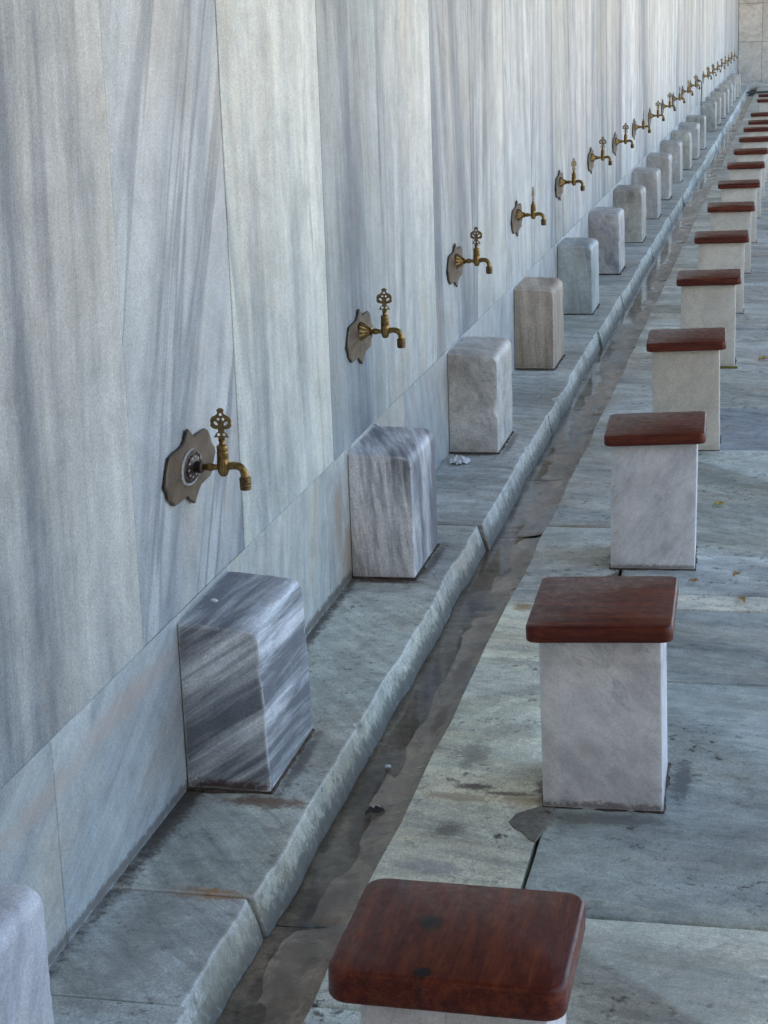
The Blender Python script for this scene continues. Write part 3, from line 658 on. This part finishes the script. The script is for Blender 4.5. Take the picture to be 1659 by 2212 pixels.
def make_tap():
    t = empty('brass_tap', (0,0,0))
    v, f = rosette_mesh(); o = mesh_obj('rosette', [(p[0]+WX,p[1],p[2]) for p in v], f, M_plate, t, 25)
    v, f = lathe([(.004,WX+.004),(.026,WX+.006),(.029,WX+.012),(.0275,WX+.016),(.020,WX+.026),(.013,WX+.036),(.0115,WX+.041),(.013,WX+.043),(.013,WX+.046),(.009,WX+.048)], 48, 'X', 16, .05, (WX+.012,WX+.036))
    mesh_obj('wall_collar', v, f, M_brass, t, 40)
    v, f = lathe([(.007,WX+.03),(.0075,WX+.049),(.0095,WX+.052),(.0098,WX+.058),(.008,WX+.062),(.0065,WX+.065),(.0066,WX+.075),(.009,-.006)], 24, 'X')
    mesh_obj('inlet_pipe', v, f, M_brass, t, 40)
    body = [(.002,-.0205),(.006,-.020),(.0092,-.0165),(.0118,-.010),(.0128,-.002),(.0130,.006),(.0126,.016),(.0122,.020),(.0130,.0215),(.0130,.0235),(.0120,.0245),(.0128,.026),(.0128,.029),(.0118,.030),(.0126,.0315),(.0126,.0345),(.0116,.036),(.0122,.0375),(.0122,.044),(.0125,.046),(.0120,.0485),(.0095,.0505),(.0065,.052),(.0062,.058),(.0078,.0595),(.0078,.062),(.005,.063)]
    v, f = lathe(body, 48, 'Z', 14, .045, (-.019,.0185)); mesh_obj('valve_body', v, f, M_brass, t, 40)
    path = [((.006,0,.001),.0092)]
    path += [((.016,0,.003),.0086),((.024,0,.004),.0083)]
    for a in range(0, 91, 12): path.append(((.028+.021*math.sin(R(a)),0,-.018+.022*math.cos(R(a))),.0083+.0005*a/90))
    path.append(((.049,0,-.024),.0088))
    v, f = tube(path, 36, 9, .04); mesh_obj('spout', v, f, M_brass, t, 40)
    v, f = lathe([(.009,-.0215),(.0128,-.0225),(.0132,-.025),(.0132,-.0285),(.0123,-.0295),(.0130,-.031),(.0130,-.036),(.0122,-.037),(.0130,-.0385),(.0130,-.043),(.0122,-.044),(.0128,-.0455),(.0122,-.0495),(.0095,-.0505),(.008,-.046)], 32)
    mesh_obj('spout_nozzle', [(p[0]+.049,p[1],p[2]) for p in v], f, M_brassd, t, 40)
    k = bpy.data.objects.new('key_handle', key_mesh()); col.objects.link(k); k.parent = t; k.location = (0,0,.060)
    return t
tap0 = make_tap()
TZ = [.712,.732,.729,.731,.737,.745,.735,.738,.737,.738,.733,.739,.741,0,.740,.729,.729,.729,.727,.724,.722,.726]
TXo = [.085,.090,.096,.093,.097,.094,.097,.098,.100,.099,.098,.098,.099,0,.103,.103,.104,.108,.110,.109,.112,.118]
krot = [0,4,-6,86,62,10,-12,88,14,5,80,75,20,0,10,-25,70,30,60,80,50,85]
tdesc = {0:'nearest brass tap, a round dark ornament disc on its petal plate',
 1:'brass tap with fluted bell collar, above the purplish block, second from the left',
 2:'brass tap with pierced key handle above the pale beige grey block, third from the left',
 3:'brass tap whose key handle is turned edge on, above the brown streaked block',
 4:'brass tap with half turned key handle above the green grey block'}
for i in range(22):
    y = 3.797+1.688*i
    if i == 13: continue
    if i == 0: t = tap0
    else:
        t = tap0.copy(); col.objects.link(t)
        for c_ in tap0.children:
            d_ = c_.copy(); col.objects.link(d_); d_.parent = t
    t.location = (TXo[i]+0, y, TZ[i])
    x_off = TXo[i]-wallx(y)         # keep the plate on the wall
    for c_ in t.children:
        nm = c_.name.split('.')[0]
        if nm in ('rosette','wall_collar'): c_.location.x = -(x_off+WX)
        if nm == 'rosette': c_.location.z = .022 if i == 0 else .006
        if nm == 'inlet_pipe':
            c_.scale.x = (x_off-.0)/(-WX) if x_off > 0 else 1
        if nm == 'key_handle': c_.rotation_euler.z = R(krot[i])
    key_view = 'key facing us' if abs(krot[i]) < 35 else 'key edge on'
    lab = tdesc.get(i)
    if not lab:
        lab = ('dark brass tap, %s, %s from near end of wall' % (key_view, ORD[i])) if i < 13 else \
              ('tiny far brass tap, %s, %s counting from the end wall' % (key_view, ORD[21-i]))
    tag(t, lab, 'tap', 'brass taps in a row along the marble wall')
# nearest tap: flat ornamented disc with white sealant instead of the bell collar
for c_ in list(tap0.children):
    nm = c_.name.split('.')[0]
    if nm == 'wall_collar':
        v, f = lathe([(.004,WX+.008),(.034,WX+.009),(.035,WX+.013),(.031,WX+.0165),(.030,WX+.014),(.026,WX+.0145),(.025,WX+.018),(.016,WX+.0195),(.0125,WX+.022),(.0125,WX+.030),(.0135,WX+.032),(.0135,WX+.038),(.010,WX+.041)], 48, 'X', 12, .05, (WX+.0144,WX+.0196))
        me_o = mesh_obj('wall_collar', v, f, M_orn, tap0, 35); me_o['label'] = 'round dark ornament disc'; me_o.scale = (1,1.75,1)
        sv, sf = [], []
        for a in range(48):
            t_ = 2*math.pi*a/48; wd = .0022+.0018*max(0, fr(Vector((a*.3,0,0)),1.1,2)) + (.002 if 3.4 < t_ < 5.2 else 0)
            for (rr, xx) in ((.0345,WX+.0105),(.0355+wd*.5,WX+.0150),(.036+wd,WX+.0105)): sv.append((xx, rr*1.75*math.cos(t_), rr*math.sin(t_)))
        for a in range(48):
            for b in range(2): q = a*3+b; q2 = ((a+1)%48)*3+b; sf.append((q,q+1,q2+1,q2))
        so_ = mesh_obj('sealant_ring', sv, sf, M_seal, me_o, 60)
        so_.scale = (1,1/1,1); so_.matrix_parent_inverse = Matrix.Diagonal((1,1/1.75,1,1))
        sx = MB()
        for a in range(10):
            t_ = 2*math.pi*a/10; cc = Vector((WX+.018, 1.0*.0215*math.cos(t_), .0215*math.sin(t_)))
            vv, ff = lathe([(.0003,-.002),(.002,-.0012),(.0026,0),(.002,.0012),(.0003,.002)], 8, 'X')
            sx.add([Vector(p)+cc for p in vv], ff)
        sx.build('studs', M_seal, me_o, 60)
        c_data = c_.name; bpy.data.objects.remove(c_)
# empty place in the row: a plate with a stub and a green hose hanging down
yh = 3.797+1.688*13
hs = empty('capped_outlet', (wallx(yh), yh, .737)); tag(hs, 'dark petal plate without a tap, a thin green hose hanging from it', 'wall plate')
v, f = rosette_mesh(); mesh_obj('rosette', v, f, M_plate, hs, 25)
v, f = lathe([(.02,.008),(.022,.014),(.012,.03),(.012,.045),(.004,.046)], 20, 'X'); mesh_obj('stub', v, f, M_brassd, hs, 40)
v, f = tube([((.03,0,0),.006),((.05,0,-.003),.0065),((.064,0,-.02),.0065),((.066,0,-.08),.0065),((.062,0,-.2),.0065),((.058,0,-.33),.0065)], 12); mesh_obj('hose', v, f, M_hose, hs, 60)

# ------------------------------------------------------------------ stools
ST = [(2.190,.697),(3.715,.755),(5.575,.741),(7.225,.746),(9.02,.757),(10.715,.755),(12.41,.754),(14.08,.758),(15.82,.766),(17.413,.771),(19.067,.772),(20.666,.775),(21.987,.796),(23.622,.786),(27.207,.795),(28.814,.786)]
sdesc = {0:'nearest stool, its large knotty red brown wooden seat filling the bottom of the picture',
 1:'stool with red brown wooden seat on lavender grey stone, beside the cement patch',
 2:'stool with grained wooden seat on grey stone, directly behind the one by the cement patch',
 3:'stool on cream coloured stone with streaky reddish seat, fourth from the near end',
 4:'stool on cream stone with yellow moss at its foot, fifth from the near end'}
for i, (ys, xs_) in enumerate(ST):
    Wd, Dp, T = .309, .335, .034
    if i == 1: Wd, Dp, T = .312, .375, .037
    if i == 0: Wd, Dp, T = .328, .290, .050
    yaw = R([0,1.5,2,2,1.5,2,2,2,2,2,2,2,2,2,2,2][i]); roll_ = R([.8,-1.7,-2.2,-1.8,-1.4,-.8,-.8,-1,-1,-.8,-.8,-1,-1,-1,-1,-1][i])
    top = .40 if i else .408
    e = empty('stool', (xs_+Wd/2, ys+Dp/2, FZ), yaw)
    # seat
    prof = rounded(-Wd/2, Wd/2, -Dp/2, Dp/2, .030 if i == 0 else .022, step=.012)
    # use the prism builder on its side: rounded outline in XY extruded in Z with a soft arris
    v0, f0 = prism(prof, 0, T, bevel=.0065 if i == 0 else .005, step=.02, rough=.0006, seed=i*.7)
    v = [Vector((p.x, p.z, p.y-T)) for p in v0]
    s = mesh_obj('seat', v, f0, M_wood1 if i == 0 else M_wood, e, 50)
    s.location = (0, 0, top-FZ); s.rotation_euler = (R(random.uniform(-.3,.3)), roll_, 0)
    # pedestal: grey or cream stone, slightly leaning
    cw, cd = (.262, .270) if i else (.262, .215); ox = (-.001 if i else .004); hh = top-FZ-T-.002
    prof = rounded(-cw/2, cw/2, -cd/2, cd/2, .004, step=.03)
    v0, f0 = prism(prof, 0, hh, bevel=.003, step=.03 if i < 6 else .1, rough=.0010, seed=i+.3)
    lean = random.uniform(-.006,.006) if i != 1 else .006
    v = [Vector((p.x+ox+lean*(1-p.y/hh), p.z + (0 if i else .01), p.y)) for p in v0]
    cream = i >= 3
    s_ = random.uniform(.96,1.05); mb = MB(); mb.add(v, f0, veinmap((.7,.2,.7 if i == 1 else -.4), .35), (s_,s_,s_))
    o = mb.build('pedestal', M_seatcol2 if cream else M_seatcol, e, 40)
    pl = [(-cw/2-.003+ox+lean,-cd/2-.004),(cw/2+.003+ox+lean,-cd/2-.003),(cw/2+.004+ox+lean,cd/2+.003),(-cw/2-.004+ox+lean,cd/2+.003)]
    v, f = slab(pl, .0035, th=.008, bevel=.0012, step=.012 if i < 7 else .06, jit=.008, seed=i*2.9+5)
    mb = MB(); mb.add(v, f); mb.build('mortar_bed', M_mortar, e, 40)
    if i == 4:
        mv, mf = slab([(.06,-.165),(.145,-.160),(.15,-.135),(.14,-.128),(.05,-.138)], .008, th=.008, bevel=.003, step=.006, jit=.008, seed=8)
        mb = MB(); mb.add(mv, mf); mb.build('moss', M_moss, e, 60)
    lab = sdesc.get(i)
    if not lab:
        lab = ('stool with dark red wooden seat on cream stone, %s from the near end' % ORD[i]) if i < 12 else \
              ('far stool with thin dark wooden seat, %s from the far end of its row' % ['first','second','third','fourth'][len(ST)-1-i])
    tag(e, lab, 'stool', 'wooden topped stone stools in a row beside the channel')

# ------------------------------------------------------------------ small things
def leaf(x, y, s, rz, mat, lab):
    v = []; f = []; n = 10
    for i in range(n+1):
        t = i/n; wd = s*.30*math.sin(math.pi*t)**.8*(1+.25*math.sin(t*22)); z = .004+.010*math.sin(t*3)*(.6)+.003*math.sin(t*9)
        v += [(s*(t-.5), -wd, z+.35*wd), (s*(t-.5), 0, z), (s*(t-.5), wd, z+.55*wd)]
    for i in range(n):
        for b in range(2): q = i*3+b; f.append((q,q+1,q+4,q+3))
    v2 = v + [(a, b, c-.0006) for a, b, c in v]; f2 = f + [tuple(k_+len(v) for k_ in q[::-1]) for q in f]
    e = mesh_obj('fallen_leaf', v2, f2, mat, None, 60); e.location = (x, y, FZ+.001); e.rotation_euler.z = rz
    tag(e, lab, 'leaf')
leaf(1.072, 6.394, .045, .3, M_leafy, 'small yellow leaf lying right of the third stool')
leaf(1.155, 5.556, .035, 1.1, M_leaf, 'dry orange brown leaf on the blue grey slab, just beyond the pale strip')
leaf(1.178, 5.30, .040, 2.0, M_leaf, 'dry tan leaf lying on the narrow pale paving strip')
leaf(1.030, 5.470, .035, .1, M_leaf, 'tiny brown leaf at the foot of the third stool')
leaf(1.18, 9.252, .065, .7, M_leaf, 'tan leaf near the right edge behind the fourth stool')
leaf(.405, 3.775, .05, .5, M_dirt, 'dark soggy leaf in the water of the channel')
bpy.data.objects['fallen_leaf.005'].location.z = -.088
# tissue
mb = MB(); tv = []; tf = []; nx, ny = 26, 18
for a in range(nx+1):
    for b in range(ny+1):
        x = (a/nx-.5)*.085; y = (b/ny-.5)*.10
        r_ = math.hypot(x/.042, y/.05); ed_ = 1-min(1, max(0, r_-.55+fr(Vector((x,y,0)),40,2)*.35)/.45)
        z = .003 + .022*max(0, ed_)*(0.45+abs(fr(Vector((x,y,2)),45,3))) 
        tv.append((x+fr(Vector((x,y,5)),50,2)*.006, y+fr(Vector((x,y,9)),50,2)*.008, z if ed_ > 0 else .0012))
keep = lambda i_: tv[i_][2] > .0025
for a in range(nx):
    for b in range(ny):
        q = a*(ny+1)+b; quad = (q,q+1,q+ny+2,q+ny+1)
        if all(keep(k_) for k_ in quad): tf.append(quad)
o = mesh_obj('crumpled_tissue', tv, tf, M_tissue, None, 20); o.location = (.070,6.812,.001); tag(o, 'crumpled white tissue on the ledge between the third block and its neighbour', 'tissue')
# cigarette end and pebbles
v, f = lathe([(.0035,-.012),(.0038,-.011),(.0038,.011),(.0035,.012)], 12, 'X'); o = mesh_obj('cigarette_end', v, f, M_tissue, None, 40); o.location = (.398,3.80,-.080); o.rotation_euler.z = .5
tag(o, 'white cigarette end beside the dark leaf in the channel', 'cigarette end')
def pebble(x, y, z, s, lab, mt):
    bm = bmesh.new(); bmesh.ops.create_icosphere(bm, subdivisions=3, radius=s)
    for vv in bm.verts: vv.co *= 1+fr(vv.co+Vector((x*9,y*3,0)), .6/s, 2)*.35; vv.co.z *= .5
    me = bpy.data.meshes.new('pebble'); bm.to_mesh(me); bm.free(); me.materials.append(mt)
    o = bpy.data.objects.new('pebble', me); col.objects.link(o); o.location = (x,y,z); tag(o, lab, 'pebble')
pebble(.378, 4.04, -.080, .008, 'white chip of stone lying in the channel opposite the second stool', M_tissue)
pebble(.806, 3.765-.03, FZ+.007, .008, 'pale pebble at the left foot of the stool by the cement patch', M_cement)
# chips of white mortar on the striped block and the purple block
pebble(.045, 3.80, .402, .008, 'white crumb of mortar on top of the striped block', M_tissue)
pebble(.012, 5.66, .402, .008, 'white crumb of mortar on top of the purplish block against the wall', M_tissue)
# dark board across the end of the channel
v, f = slab([(.36,39.5),(1.5,39.9),(1.5,40.15),(.36,39.75)], .0, th=.03, bevel=.003, step=.1, jit=.004, seed=4)
mb = MB(); mb.add(v, f); o = mb.build('board', M_board, smooth=40); tag(o, 'dark wet board lying across the far end of the channel', 'board')

# the last things up for consistency
for o in bpy.data.objects:
    if o.type == 'MESH': o.data.name = o.name
